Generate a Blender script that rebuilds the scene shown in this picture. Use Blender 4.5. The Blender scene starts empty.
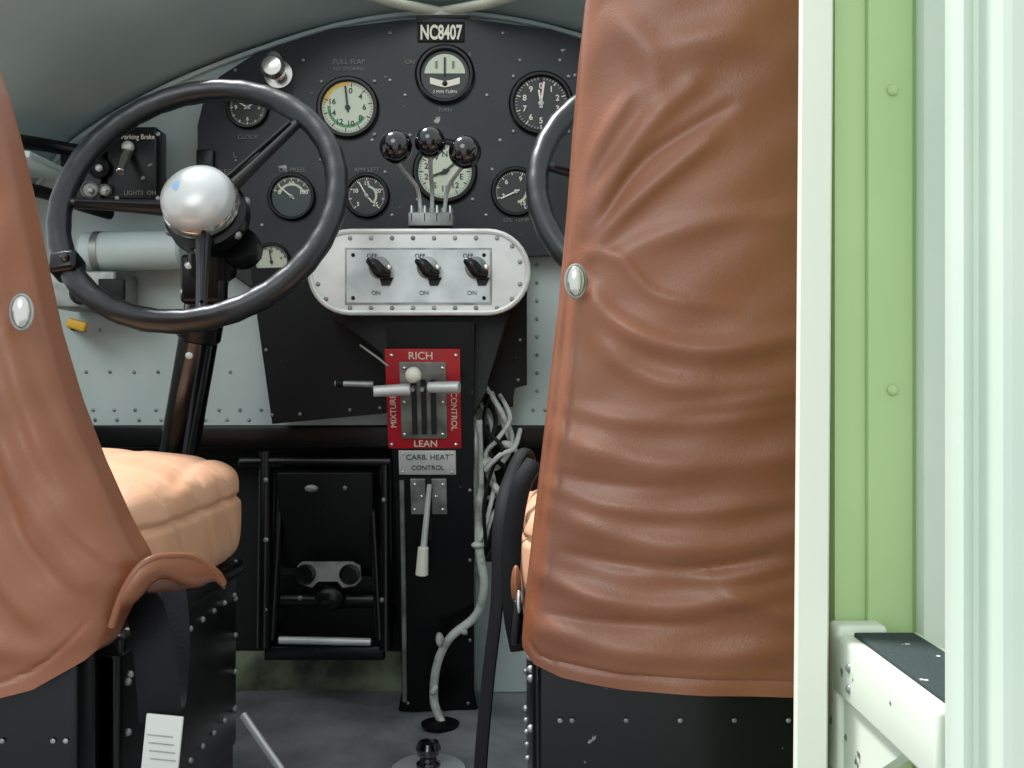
import bpy, bmesh, math, random
import numpy as np
from mathutils import Vector, Matrix
random.seed(4)
EYE = 0.57          # eye height above the cockpit floor (m)
YP = 1.70           # station of the instrument panel face
scene = bpy.context.scene

# ---------- measurement helper: sight-line survey (u,v) taken at station y -> metres
def W(u, v, y): return Vector(((u-512)*y/1000, y, EYE+(384-v)*y/1000))
def S(p, y): return p*y/1000
def lin(c):
    c = c/255
    return c/12.92 if c <= .04045 else ((c+.055)/1.055)**2.4
def rgb(r, g, b): return (lin(r), lin(g), lin(b), 1)

# ---------- materials
def mat(name, color, rough=.5, metal=0, bump=None, spots=None, tint=None, coat=0, vor=None, roughvar=None, spec=.5):
    m = bpy.data.materials.new(name); m.use_nodes = True
    nt = m.node_tree; b = nt.nodes['Principled BSDF']
    b.inputs['Base Color'].default_value = color
    b.inputs['Roughness'].default_value = rough
    b.inputs['Metallic'].default_value = metal
    b.inputs['Specular IOR Level'].default_value = spec
    if coat:
        b.inputs['Coat Weight'].default_value = coat
        b.inputs['Coat Roughness'].default_value = .15
    tc = nt.nodes.new('ShaderNodeTexCoord')
    def noise(scale, detail=5):
        n = nt.nodes.new('ShaderNodeTexNoise'); n.inputs['Scale'].default_value = scale
        n.inputs['Detail'].default_value = detail
        nt.links.new(tc.outputs['Object'], n.inputs['Vector']); return n
    cur = None
    def layer(scale, c2, lo, hi, detail=5):
        nonlocal cur
        n = noise(scale, detail)
        r = nt.nodes.new('ShaderNodeMapRange'); r.inputs['From Min'].default_value = lo; r.inputs['From Max'].default_value = hi
        nt.links.new(n.outputs['Fac'], r.inputs['Value'])
        mx = nt.nodes.new('ShaderNodeMix'); mx.data_type = 'RGBA'
        nt.links.new(r.outputs['Result'], mx.inputs['Factor'])
        if cur is None: mx.inputs['A'].default_value = color
        else: nt.links.new(cur, mx.inputs['A'])
        mx.inputs['B'].default_value = c2
        cur = mx.outputs['Result']
    if tint: layer(*tint)
    if spots: layer(*spots)
    if cur: nt.links.new(cur, b.inputs['Base Color'])
    if roughvar:
        n = noise(roughvar[0]); r = nt.nodes.new('ShaderNodeMapRange')
        r.inputs['To Min'].default_value = roughvar[1]; r.inputs['To Max'].default_value = roughvar[2]
        r.inputs['From Min'].default_value = .3; r.inputs['From Max'].default_value = .7
        nt.links.new(n.outputs['Fac'], r.inputs['Value']); nt.links.new(r.outputs['Result'], b.inputs['Roughness'])
    last = None
    if bump:
        n = noise(bump[0]); bp = nt.nodes.new('ShaderNodeBump')
        bp.inputs['Strength'].default_value = bump[1]; bp.inputs['Distance'].default_value = bump[2]
        nt.links.new(n.outputs['Fac'], bp.inputs['Height']); last = bp
    if vor:
        v = nt.nodes.new('ShaderNodeTexVoronoi'); v.inputs['Scale'].default_value = vor[0]
        nt.links.new(tc.outputs['Object'], v.inputs['Vector'])
        bp = nt.nodes.new('ShaderNodeBump'); bp.inputs['Strength'].default_value = vor[1]; bp.inputs['Distance'].default_value = vor[2]
        nt.links.new(v.outputs['Distance'], bp.inputs['Height'])
        if last: nt.links.new(last.outputs['Normal'], bp.inputs['Normal'])
        last = bp
    if last: nt.links.new(last.outputs['Normal'], b.inputs['Normal'])
    return m

M_panel = mat('panel_black', rgb(20,23,26), .42, spots=(45, rgb(150,155,150), .71, .74), tint=(9, rgb(36,40,43), .35, .7), bump=(160,.15,.001), spec=.35)
M_black = mat('black_enamel', rgb(8,9,10), .28, spots=(70, rgb(120,120,115), .73, .76), bump=(60,.1,.002), spec=.3)
M_blackm = mat('black_matte', rgb(9,10,11), .5, spots=(60, rgb(80,80,80), .74,.78), spec=.22)
M_gloss = mat('black_gloss', rgb(8,8,10), .14, coat=.5)
M_rim = mat('wheel_rubber', rgb(20,24,27), .34, bump=(220,.2,.0008), spec=.5)
M_alu = mat('aluminium', rgb(208,212,210), .34, .35, tint=(14, rgb(180,186,184), .4, .75), bump=(90,.08,.001))
M_alud = mat('aluminium_dull', rgb(150,154,150), .42, .5, tint=(30, rgb(100,103,102), .4, .7))
M_chrome = mat('chrome', rgb(200,198,190), .18, .95, bump=(60,.1,.002))
M_pearl = mat('hub_enamel', rgb(182,186,184), .30, .15, coat=.4)
M_wall = mat('wall_paint_grey_green', rgb(182,196,193), .5, tint=(5, rgb(166,182,179), .35,.7), bump=(30,.1,.002))
M_vault = mat('cowl_paint', rgb(172,188,186), .5, tint=(4, rgb(152,169,168), .3,.7), bump=(18,.12,.003))
M_white = mat('cream_paint', rgb(216,218,203), .4)
M_post = mat('post_paint', rgb(200,210,194), .35, tint=(6, rgb(188,202,186), .35,.7))
M_green = mat('green_primer', rgb(170,195,140), .5, tint=(7, rgb(162,188,131), .35,.7), bump=(40,.06,.001))
M_greenl = mat('green_primer_seam', rgb(142,170,112), .5)
M_greend = mat('green_dirty', rgb(140,152,124), .7, tint=(12, rgb(70,76,62), .4,.65))
M_floor = mat('floor_grey', rgb(134,137,138), .75, tint=(9, rgb(92,95,97), .35,.7), bump=(22,.5,.01))
M_dark = mat('recess_shade', rgb(12,14,14), .8)  # footwell shade put into the colour of the firewall and recess roof
M_leather = mat('brown_leather', rgb(136,83,55), .40, tint=(4, rgb(116,67,43), .35,.7), bump=(26,.12,.005), vor=(480,.12,.0009), roughvar=(10,.34,.47), spec=.55)
M_leatherb = mat('leather_edge', rgb(84,46,32), .5, bump=(60,.3,.003))
M_tan = mat('tan_cushion', rgb(214,168,136), .42, tint=(10, rgb(200,148,114), .35,.7), vor=(300,.15,.001), spec=.7)
M_red = mat('red_placard', rgb(172,20,32), .4, tint=(25, rgb(148,16,26), .4,.7))
M_ink = mat('white_ink', rgb(212,208,192), .5)
M_ink2 = mat('faded_ink', rgb(112,112,106), .6)
M_blkink = mat('black_ink', rgb(12,12,12), .5)
M_cream = mat('dial_cream', rgb(182,190,170), .5)
M_dialb = mat('dial_black', rgb(16,18,19), .4)
M_dialg = mat('dial_greenish', rgb(36,54,50), .4)
M_yel = mat('yellow_paint', rgb(204,160,40), .5)
M_blue = mat('blue_enamel', rgb(120,160,195), .4)
M_grnarc = mat('green_arc', rgb(70,130,85), .5)
M_strap = mat('seat_belt_webbing', rgb(8,9,13), .7, bump=(400,.3,.001), spec=.2)
M_label = mat('label_fabric', rgb(195,195,190), .8)
M_wire = mat('wrapped_cable', rgb(184,188,183), .5, tint=(40, rgb(118,122,120), .5,.7))
M_chip = mat('chipped_white_paint', rgb(206,214,198), .4, spots=(60, rgb(90,96,84), .66,.69))
M_pad = mat('grip_pad', rgb(50,60,60), .85, spots=(60, rgb(200,205,195), .66,.69), bump=(300,.6,.002), spec=.2)

# ---------- mesh helpers
def group(name, loc):
    e = bpy.data.objects.new(name, None); scene.collection.objects.link(e)
    e.location = loc; e.empty_display_size = .05
    return e
def link(me, name, m, parent=None, smooth=True):
    o = bpy.data.objects.new(name, me); scene.collection.objects.link(o)
    if m: me.materials.append(m)
    if smooth:
        for p in me.polygons: p.use_smooth = True
        try: me.set_sharp_from_angle(angle=math.radians(38))
        except Exception: pass
    if parent is not None:
        o.parent = parent
        o.matrix_parent_inverse = Matrix.Translation(-Vector(parent.location))
    return o
def from_bm(bm, name, m, parent, smooth=True):
    bmesh.ops.recalc_face_normals(bm, faces=bm.faces)
    me = bpy.data.meshes.new(name); bm.to_mesh(me); bm.free()
    return link(me, name, m, parent, smooth)
def box(name, c, size, m, parent=None, R=None, bev=0):
    bm = bmesh.new(); bmesh.ops.create_cube(bm, size=1)
    for v in bm.verts: v.co = Vector((v.co.x*size[0], v.co.y*size[1], v.co.z*size[2]))
    if bev: bmesh.ops.bevel(bm, geom=bm.edges[:], offset=bev, segments=3, profile=.5, affect='EDGES')
    for v in bm.verts:
        if R: v.co = R @ v.co
        v.co += Vector(c)
    return from_bm(bm, name, m, parent)
def prism(name, pts, y0, y1, m, parent=None, bev=0, M=None):
    bm = bmesh.new()
    a = [bm.verts.new((p[0], y0, p[1])) for p in pts]
    b = [bm.verts.new((p[0], y1, p[1])) for p in pts]
    f = bm.faces.new(a); bm.faces.new(b[::-1])
    n = len(pts)
    for i in range(n): bm.faces.new((a[i], a[(i+1)%n], b[(i+1)%n], b[i]))
    if bev:
        es = [e for e in bm.edges if all(abs(v.co.y-y0) < 1e-6 for v in e.verts)]
        bmesh.ops.bevel(bm, geom=es, offset=bev, segments=2, affect='EDGES')
    if M: bmesh.ops.transform(bm, matrix=M, verts=bm.verts)
    return from_bm(bm, name, m, parent)
def PX(pts, y): return [((u-512)*y/1000, EYE+(384-v)*y/1000) for u, v in pts]
def lathe(name, c, prof, m, parent=None, R=None, seg=48):
    """prof: (radius, offset) ; offset along local y (negative = toward the viewer side)"""
    bm = bmesh.new(); rings = []
    for r, d in prof:
        if r < 1e-6: rings.append([bm.verts.new((0, d, 0))])
        else: rings.append([bm.verts.new((r*math.cos(t*2*math.pi/seg), d, r*math.sin(t*2*math.pi/seg))) for t in range(seg)])
    for A, B in zip(rings, rings[1:]):
        for i in range(seg):
            j = (i+1) % seg
            if len(A) == 1 and len(B) == 1: continue
            if len(A) == 1: bm.faces.new((A[0], B[i], B[j]))
            elif len(B) == 1: bm.faces.new((A[i], A[j], B[0]))
            else: bm.faces.new((A[i], A[j], B[j], B[i]))
    for v in bm.verts:
        if R: v.co = R @ v.co
        v.co += Vector(c)
    return from_bm(bm, name, m, parent)
def cyl(name, p0, p1, r0, r1, m, parent=None, seg=24, cap=.15):
    p0 = Vector(p0); p1 = Vector(p1); ax = (p1-p0); L = ax.length
    q = ax.to_track_quat('Y', 'Z').to_matrix()
    e = min(r0, r1)*cap
    return lathe(name, p0, [(0,0),(r0-e,0),(r0,e),(r1,L-e),(r1-e,L),(0,L)], m, parent, q, seg)
def ball(name, c, r, m, parent=None, sc=(1,1,1), R=None):
    bm = bmesh.new(); bmesh.ops.create_uvsphere(bm, u_segments=28, v_segments=18, radius=r)
    for v in bm.verts:
        v.co = Vector((v.co.x*sc[0], v.co.y*sc[1], v.co.z*sc[2]))
        if R: v.co = R @ v.co
        v.co += Vector(c)
    return from_bm(bm, name, m, parent)
def rivets(name, pts, r, m, parent=None, flat=.5):
    bm = bmesh.new()
    for p in pts:
        g = bmesh.ops.create_uvsphere(bm, u_segments=10, v_segments=6, radius=r)
        for v in g['verts']: v.co = Vector((v.co.x, v.co.y*flat, v.co.z)) + Vector(p)
    return from_bm(bm, name, m, parent)
def smooth_path(pts, n=8, closed=False):
    P = [Vector(p) for p in pts]; out = []
    N = len(P); rng = range(N if closed else N-1)
    for i in rng:
        if closed: a, b, c, d = P[i-1], P[i], P[(i+1)%N], P[(i+2)%N]
        else: a, b, c, d = P[max(i-1,0)], P[i], P[i+1], P[min(i+2,N-1)]
        for k in range(n):
            t = k/n
            out.append(.5*((2*b)+(-a+c)*t+(2*a-5*b+4*c-d)*t*t+(-a+3*b-3*c+d)*t**3))
    if not closed: out.append(P[-1])
    return out
def sweep(name, pts, r, m, parent=None, seg=14, closed=False, flat=None, up=None):
    """r scalar or list; flat=(w,t) gives elliptical strap section oriented by up"""
    P = [Vector(p) for p in pts]; N = len(P)
    R = r if isinstance(r, (list, tuple)) else [r]*N
    if len(R) != N: R = list(np.interp(np.linspace(0,1,N), np.linspace(0,1,len(R)), R))
    R = [float(q) for q in R]
    bm = bmesh.new(); rings = []; prev = None
    for i in range(N):
        if closed: T = (P[(i+1)%N]-P[i-1]).normalized()
        else: T = (P[min(i+1,N-1)]-P[max(i-1,0)]).normalized()
        if up is not None: nrm = Vector(up)
        elif prev is None:
            nrm = Vector((0,0,1)) if abs(T.z) < .9 else Vector((0,1,0))
        else: nrm = prev
        nrm = (nrm - T*nrm.dot(T)).normalized(); prev = nrm
        bi = T.cross(nrm)
        fa, fb = flat if flat else (1,1)
        rings.append([bm.verts.new(P[i]+bi*(R[i]*fa*math.cos(2*math.pi*k/seg))+nrm*(R[i]*fb*math.sin(2*math.pi*k/seg))) for k in range(seg)])
    for i in range(N if closed else N-1):
        A, B = rings[i], rings[(i+1)%N]
        for k in range(seg): bm.faces.new((A[k], A[(k+1)%seg], B[(k+1)%seg], B[k]))
    if not closed:
        bm.faces.new(rings[0][::-1]); bm.faces.new(rings[-1])
    return from_bm(bm, name, m, parent)
R_FRONT = Matrix(((1,0,0),(0,0,-1),(0,1,0)))
def text(name, s, c, size, m, parent=None, R=None, rot=0, sx=1, bold=0):
    cu = bpy.data.curves.new(name, 'FONT'); cu.body = s; cu.size = size
    cu.align_x = 'CENTER'; cu.align_y = 'CENTER'; cu.extrude = .0003; cu.offset = bold
    o = bpy.data.objects.new(name+'_tmp', cu); scene.collection.objects.link(o)
    bpy.context.view_layer.update()
    me = bpy.data.meshes.new_from_object(o.evaluated_get(bpy.context.evaluated_depsgraph_get()))
    bpy.data.objects.remove(o, do_unlink=True)
    RR = (R or R_FRONT) @ Matrix.Rotation(rot, 3, 'Z') @ Matrix.Diagonal((sx,1,1))
    me.transform(Matrix.Translation(Vector(c)) @ RR.to_4x4())
    me.materials.clear()
    return link(me, name, m, parent, smooth=False)
def bars(name, segs, m, parent=None, th=.0006):
    """flat strips on planes facing the cabin: (p0,p1,width)"""
    bm = bmesh.new()
    for p0, p1, w in segs:
        p0 = Vector(p0); p1 = Vector(p1); d = (p1-p0).normalized(); n = Vector((0,-1,0)); s = d.cross(n).normalized()*w/2
        A = [bm.verts.new(q) for q in (p0-s, p1-s, p1+s, p0+s)]
        B = [bm.verts.new(q.co+n*th) for q in A]
        bm.faces.new(A); bm.faces.new(B)
        for i in range(4): bm.faces.new((A[i],A[(i+1)%4],B[(i+1)%4],B[i]))
    return from_bm(bm, name, m, parent, False)

# =====================================================================
# ROOM SHELL
# =====================================================================
XL, XR = -.885, .645
bm = bmesh.new()
nx, ny = 60, 60
g = [[None]*(ny+1) for _ in range(nx+1)]
for i in range(nx+1):
    for j in range(ny+1):
        x = XL-.02+(XR-XL+.04)*i/nx; y = -.6+2.5*j/ny
        z = .014*math.exp(-((x+.36)/.09)**2-((y-1.74)/.08)**2)+.004*math.sin(x*23+y*9)*math.exp(-((y-1.65)/.2)**2) if y > 1.3 else 0
        g[i][j] = bm.verts.new((x, y, z))
for i in range(nx):
    for j in range(ny): bm.faces.new((g[i][j], g[i+1][j], g[i+1][j+1], g[i][j+1]))
from_bm(bm, 'floor', M_floor, None)
arcL = [(8,330),(14,260),(30,200),(52,165),(75,140),(130,104),(200,70),(300,34),(370,17),(440,11)]
arc = arcL + [(880-u, v) for u, v in arcL[::-1][1:]]
arcS = smooth_path([Vector((p[0], p[1], 0)) for p in arc], 6)
arcp = [(p.x, p.y) for p in arcS]
wp = PX([(8,426)]+arcp+[(872,426)], 1.75)
prism('wall_front', wp, 1.75, 1.765, M_wall)
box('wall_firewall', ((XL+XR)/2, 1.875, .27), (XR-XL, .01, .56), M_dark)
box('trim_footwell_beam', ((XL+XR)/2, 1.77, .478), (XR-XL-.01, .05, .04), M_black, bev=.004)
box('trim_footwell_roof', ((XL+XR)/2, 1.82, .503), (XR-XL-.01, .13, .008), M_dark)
kp = group('kick_plate', (-.3, 1.86, .05))
box('plate_left', (-.42, 1.862, .035), (.43, .008, .075), M_greend, kp, bev=.001)
box('plate_right', (.06, 1.855, .12), (.26, .008, .24), M_wall, kp, bev=.001)
# cowl vault over the panel; its aft edge sweeps up to the windshield sill
prof = PX(arcp, 1.75)
NA = 10
bm = bmesh.new(); cols = []
for p in prof:
    xx, zz = p
    ye = max((abs(xx)/.512 if xx < 0 else 1.45), (zz-EYE)/.384) - .07
    ye = max(1.1, min(ye, 1.67))
    if xx > .25: ye = 1.5
    cols.append([bm.verts.new((xx, 1.755+(ye-1.755)*k/NA, zz+(1.755-ye)*k/NA*.03)) for k in range(NA+1)])
for a, b in zip(cols, cols[1:]):
    for i in range(NA): bm.faces.new((a[i], a[i+1], b[i+1], b[i]))
cv = from_bm(bm, 'ceiling', M_vault, None)
sm = cv.modifiers.new('th', 'SOLIDIFY'); sm.thickness = .006; sm.offset = 1
sweep('trim_cowl_lip', [Vector((p[0], 1.742, p[1]-.006)) for p in prof], .0045, M_wall, seg=8)
box('wall_left', (XL-.012, 1.15, .33), (.02, 1.3, .68), M_wall)
box('wall_right', (XR+.012, 1.25, .33), (.02, 1.1, .68), M_wall)
pts = [W(u, 410, 1.749) for u in range(30, 262, 21)] + [W(u, 330, 1.749) for u in range(60, 250, 40)]
pts += [W(u, 410, 1.749) for u in range(533, 640, 12)] + [W(537, v, 1.749) for v in range(265, 400, 18)]
pts += [W(95+k*22, 420, 1.749) for k in range(8)] + [W(62+k*24, 372, 1.749) for k in range(8)]
rivets('trim_wall_rivets', pts, .0032, M_alud)
wsf = group('windshield_frame', W(440,5,1.7))
sweep('post_left', [W(446,13,1.725), W(400,4,1.66), W(300,-25,1.56)], .014, M_white, wsf, flat=(1,.5))
sweep('post_right', [W(434,13,1.725), W(485,4,1.66), W(580,-25,1.56)], .014, M_white, wsf, flat=(1,.5))
prism('centre_gusset', PX([(415,14),(432,6),(452,6),(468,14)],1.70), 1.70, 1.74, M_alu, wsf, bev=.002)

# =====================================================================
# INSTRUMENT PANEL
# =====================================================================
ip = group('instrument_panel', W(440,150,YP))
out = [(197,250),(197,125),(203,100),(219,76),(258,51),(330,29),(400,20),(440,18),(480,20),(550,29),(622,51),(661,76),(677,100),(683,125),(683,252),(520,256),(250,288)]
prism('board', PX(out, YP), YP, YP+.02, M_panel, ip, bev=.003)
sub = [(250,268),(527,262),(527,385),(514,387),(513,407),(400,412),(272,424)]
prism('lower_board', PX(sub, YP-.012), YP-.012, YP+.015, M_blackm, ip, bev=.002)
box('tab', W(205.5,166,YP-.006), (S(17,YP),.01,S(32,YP)), M_black, ip, bev=.002)

def gauge(name, u, v, rp, face, ink, nums=None, needles=((60,.8),), major=10, a0=225, a1=-45, square=False, arcs=(), sub_=5):
    c = W(u, v, YP); r = S(rp, YP)
    if square:
        rivets(name+'_screws', [c+Vector((sx*r*1.02,-.002,sz*r*1.02)) for sx in (-1,1) for sz in (-1,1)], .0032, M_alud, ip)
    lathe(name+'_bezel', c, [(r*1.2,.0),(r*1.2,-.006),(r*1.13,-.0095),(r*1.04,-.0095),(r*.99,-.006),(r*.99,-.001)], M_black, ip)
    lathe(name+'_face', c, [(0,-.0032),(r,-.0032)], face, ip)
    seg = []; n = major*sub_
    for k in range(n+1):
        t = math.radians(a0+(a1-a0)*k/n); d = Vector((math.cos(t),0,math.sin(t)))
        L = .80 if k % sub_ == 0 else .88
        o = Vector((0,-.0034,0))
        seg.append((c+o+d*r*L, c+o+d*r*.95, .0016 if k % sub_ == 0 else .0007))
    bars(name+'_ticks', seg, ink, ip)
    for j,(aa,ab,mm,rr) in enumerate(arcs):
        ss = []
        for k in range(14):
            t0 = math.radians(aa+(ab-aa)*k/14); t1 = math.radians(aa+(ab-aa)*(k+1)/14)
            o = Vector((0,-.0033,0))
            ss.append((c+o+Vector((math.cos(t0),0,math.sin(t0)))*r*rr, c+o+Vector((math.cos(t1),0,math.sin(t1)))*r*rr, r*.12))
        bars(name+'_arc%d'%j, ss, mm, ip, .0003)
    if nums:
        for k, s in enumerate(nums):
            t = math.radians(a0+(a1-a0)*k/max(1,len(nums)-1)) if abs(a0-a1) < 359 else math.radians(a0+(a1-a0)*k/len(nums))
            text(name+'_num%d'%k, s, c+Vector((math.cos(t)*r*.64,-.0036,math.sin(t)*r*.64)), r*.3, ink, ip, bold=.0002)
    for k,(ang,L) in enumerate(needles):
        t = math.radians(ang); d = Vector((math.cos(t),0,math.sin(t)))
        bars(name+'_needle%d'%k, [(c+Vector((0,-.0048,0))-d*r*.18, c+Vector((0,-.0048,0))+d*r*L, r*.07)], ink, ip, .001)
    lathe(name+'_cap', c+Vector((0,-.003,0)), [(r*.1,0),(r*.1,-.003),(0,-.0035)], ink if ink is M_blkink else M_alud, ip, seg=16)

gauge('airspeed', 348,108,26, M_cream, M_blkink, ['0','4','6','8','10','12','14','16'], ((96,.82),), 8, 80,-200, square=True, arcs=((85,170,M_yel,.9),(175,330,M_grnarc,.72)))
gauge('altimeter', 541,104,27, M_dialb, M_ink, ['0','1','2','3','4','5','6','7','8','9'], ((82,.8),(100,.5)), 10, 90,-270, square=True)
gauge('gyro', 445,172,27, M_cream, M_blkink, ['N','3','6','E','12','15','S','21','24','W'], ((40,.7),(200,.5)), 12, 90,-270, square=True)
gauge('oil_gauge', 292,197,20, M_dialg, M_ink, ['0','50','100'], ((140,.8),), 6, 160,20, arcs=((160,20,M_cream,.62),))
gauge('tachometer', 367,196,19, M_dialb, M_ink, ['5','10','15','20','25'], ((120,.8),(-50,.5)), 8, 225,-45, arcs=((-40,80,M_cream,.5),))
gauge('fuel_gauge', 516,192,21, M_dialb, M_ink, ['3','6','9','12','15'], ((205,.8),), 8, 200,-60, arcs=((-80,0,M_cream,.5),))
gauge('clock', 248,108,18, M_dialb, M_ink, ['12','3','6','9'], ((30,.6),(150,.8)), 12, 90,-270)
gauge('ammeter', 272,262,16, M_cream, M_blkink, ['-','0','+'], ((100,.8),), 6, 160,20)
c = W(445,75,YP); r = S(24,YP)
lathe('turnbank_bezel', c, [(r*1.25,0),(r*1.25,-.006),(r*1.15,-.0095),(r*1.06,-.0095),(r*1.01,-.006),(r*1.01,-.001)], M_black, ip)
lathe('turnbank_face', c, [(0,-.0022),(r,-.0022)], M_dialb, ip)
prism('turnbank_window', [(c.x+r*.85*math.cos(t), c.z+r*.0+r*.85*math.sin(t)) for t in np.linspace(.05,math.pi-.05,20)], YP-.0032, YP-.002, M_cream, ip)
prism('turnbank_slip', [(c.x+a*r*.62, c.z-r*.3+b*r-.1*r*(1-abs(a))) for a,b in ((-1,-.08),(-.5,-.12),(0,-.14),(.5,-.12),(1,-.08),(1,.18),(.5,.14),(0,.12),(-.5,.14),(-1,.18))], YP-.0034, YP-.002, M_ink, ip)
bars('turnbank_needle', [(c+Vector((0,-.0045,-.002)), c+Vector((0,-.0045,r*.7)), r*.08)], M_blkink, ip, .001)
bars('turnbank_marks', [(c+Vector((s_*r*.35,-.0036,r*.25)), c+Vector((s_*r*.35,-.0036,r*.55)), r*.1) for s_ in (-1,1)], M_ink2, ip, .0006)
ball('turnbank_ball', c+Vector((0,-.003,-r*.38)), r*.11, M_blkink, ip)
text('turnbank_label', '2 MIN TURN', c+Vector((0,-.003,-r*.72)), r*.18, M_ink, ip)
box('placard', W(441,32,YP-.001), (S(47,YP),.004,S(20,YP)), M_blackm, ip, bev=.001)
text('placard_text', 'NC8407', W(441,33,YP-.004), S(20,YP), M_ink, ip, sx=.60, bold=.0009)
k = W(279,75,YP)
lathe('primer_knob', k, [(S(14,YP),0),(S(14,YP),-.006),(S(7,YP),-.008),(S(6,YP),-.03),(S(11,YP),-.034),(S(12,YP),-.044),(S(9,YP),-.052),(0,-.054)], M_chrome, ip)
lathe('primer_boss', W(275,60,YP), [(S(7,YP),0),(S(7,YP),-.01),(S(4,YP),-.013),(0,-.014)], M_alud, ip, seg=20)
sc = [(u,v) for u,v in [(390,33),(503,33),(303,60),(405,95),(487,95),(500,140),(575,75),(575,150),(225,90),(205,200),(232,230),(320,160),(330,235),(392,215),(486,215),(545,225),(560,60),(600,70),(640,200),(300,120),(410,135),(520,60),(262,225),(385,172),(390,80),(372,140),(235,70),(330,190)]]
rivets('screws', [W(u,v,YP-.001) for u,v in sc], .0030, M_alud, ip)
for i,(s,u,v,z) in enumerate([('FULL FLAP',349,62,7),('NO SMOKING',349,69,5),('OIL PRESS',292,170,6),('RPM LEFT',367,170,6),('SELECTOR',230,172,7),('TURN',445,110,5),('OIL TEMP',516,220,6),('CLOCK',248,137,6),('ON',410,62,6),('ALT',541,143,6),('SUCTION',330,152,5),('L',235,155,8),('R',470,55,6)]):
    text('legend%d'%i, s, W(u,v,YP-.0015), S(z,YP), M_ink2, ip)
rivets('lower_screws', [W(u,v,YP-.014) for u,v in [(262,300),(266,350),(272,415),(380,408),(520,275),(520,340),(518,380),(300,414),(350,410),(505,402)]], .003, M_alud, ip)

# =====================================================================
# CONTROL PEDESTAL (switch box, mixture quadrant, column)
# =====================================================================
cp = group('control_pedestal', (-.14,1.6,.0))
YB = 1.50
def stadium(cx, cy, hw, hh, n=16):
    o = []
    for k in range(n+1):
        t = -math.pi/2+math.pi*k/n; o.append((cx+hw-hh+hh*math.cos(t), cy+hh*math.sin(t)))
    for k in range(n+1):
        t = math.pi/2+math.pi*k/n; o.append((cx-hw+hh+hh*math.cos(t), cy+hh*math.sin(t)))
    return o
prism('switch_box_body', PX(stadium(419,272,108,40), YB), YB+.004, YB+.185, M_black, cp)
prism('switch_box_plate', PX(stadium(419,272,111,42), YB), YB, YB+.006, M_alu, cp, bev=.001)
sweep('switch_box_rim', [Vector((p[0],YB+.001,p[1])) for p in PX(stadium(419,272,109,40.5), YB)], .0045, M_alu, cp, seg=8, closed=True)
prism('switch_plate', PX([(347,250),(490,250),(490,303),(347,303)], YB), YB-.003, YB+.001, mat('switch_plate_alu', rgb(192,198,196), .3, .45, tint=(20, rgb(160,168,168), .4,.7)), cp, bev=.0008)
prism('switch_plate_edge', PX([(345,248),(492,248),(492,305),(345,305)], YB), YB-.0012, YB+.001, M_alud, cp)
pts = [(u,238) for u in range(350,500,21)]+[(u,308) for u in range(350,500,21)]+[(318,262),(318,284),(326,246),(326,299),(520,262),(520,284),(512,246),(512,299)]
rivets('box_screws', [W(u,v,YB-.001) for u,v in pts], .0035, M_alud, cp)
rivets('plate_screws', [W(u,v,YB-.004) for u,v in [(353,255),(484,255),(353,298),(484,298)]], .003, M_blackm, cp)
for i,u in enumerate((380,428,476)):
    b = W(u,268,YB)
    lathe('switch_nut%d'%i, b, [(S(11,YB),-.003),(S(11,YB),-.006),(S(8,YB),-.009),(0,-.01)], M_alud, cp, seg=24)
    sweep('switch_lever%d'%i, smooth_path([b+Vector((-.016,-.02,.010)), b+Vector((-.006,-.022,.003)), b+Vector((.004,-.02,-.008)), b+Vector((.018,-.018,-.012))],5), [.004,.009,.0105,.005], M_black, cp, up=(0,-1,0), flat=(1,.8))
    cyl('switch_stem%d'%i, b, b+Vector((0,-.02,0)), .004,.004, M_black, cp)
    text('switch_off%d'%i, 'OFF', W(u-8,256,YB-.004), S(6,YB), M_blkink, cp)
    text('switch_on%d'%i, 'ON', W(u-4,293,YB-.004), S(6,YB), M_blkink, cp)
    ball('switch_tip%d'%i, b+Vector((.016,-.019,-.002)), .005, M_chrome, cp)
    prism('switch_tab%d'%i, PX([(u,278),(u+14,278),(u+10,286),(u+2,286)],YB), YB-.006, YB-.002, M_black, cp)
prism('shroud', PX([(325,312),(510,312),(484,395),(472,420),(400,420),(384,352)], 1.62), 1.615, 1.685, M_black, cp, bev=.003)
Y0, Z0, K = 1.55, .638, .2978
TH = math.atan(K)
def FY(v): return 1.5702/(1+K*(384-v)/1000)
def F(u, v, lift=0):
    p = W(u, v, FY(v)); return p+lift*Vector((0,-math.cos(TH),-math.sin(TH)))
RX = Matrix.Rotation(TH, 3, 'X')
RT = Matrix(((1,0,0),(0,-math.sin(TH),-math.cos(TH)),(0,math.cos(TH),-math.sin(TH))))
bm = bmesh.new(); rr = []
for v,u0,u1 in ((322,385,474),(450,392,473),(560,398,474),(690,402,474),(711,398,478)):
    a = F(u0,v); b = F(u1,v); z = max(a.z,.0)
    rr.append([bm.verts.new(q) for q in (Vector((a.x,a.y,z)), Vector((b.x,b.y,z)), Vector((b.x,max(b.y+.07,1.68),z)), Vector((a.x,max(a.y+.07,1.68),z)))])
for A,B in zip(rr, rr[1:]):
    for i in range(4): bm.faces.new((A[i],A[(i+1)%4],B[(i+1)%4],B[i]))
bm.faces.new(rr[0]); bm.faces.new(rr[-1])
bmesh.ops.bevel(bm, geom=[e for e in bm.edges if abs(e.verts[0].co.z-e.verts[1].co.z) > .02], offset=.004, segments=2, affect='EDGES')
from_bm(bm, 'column', M_black, cp)
sweep('column_edge', [F(402,480,.003), F(404,590,.003), F(405,700,.003)], .004, M_alud, cp, seg=8)
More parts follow.
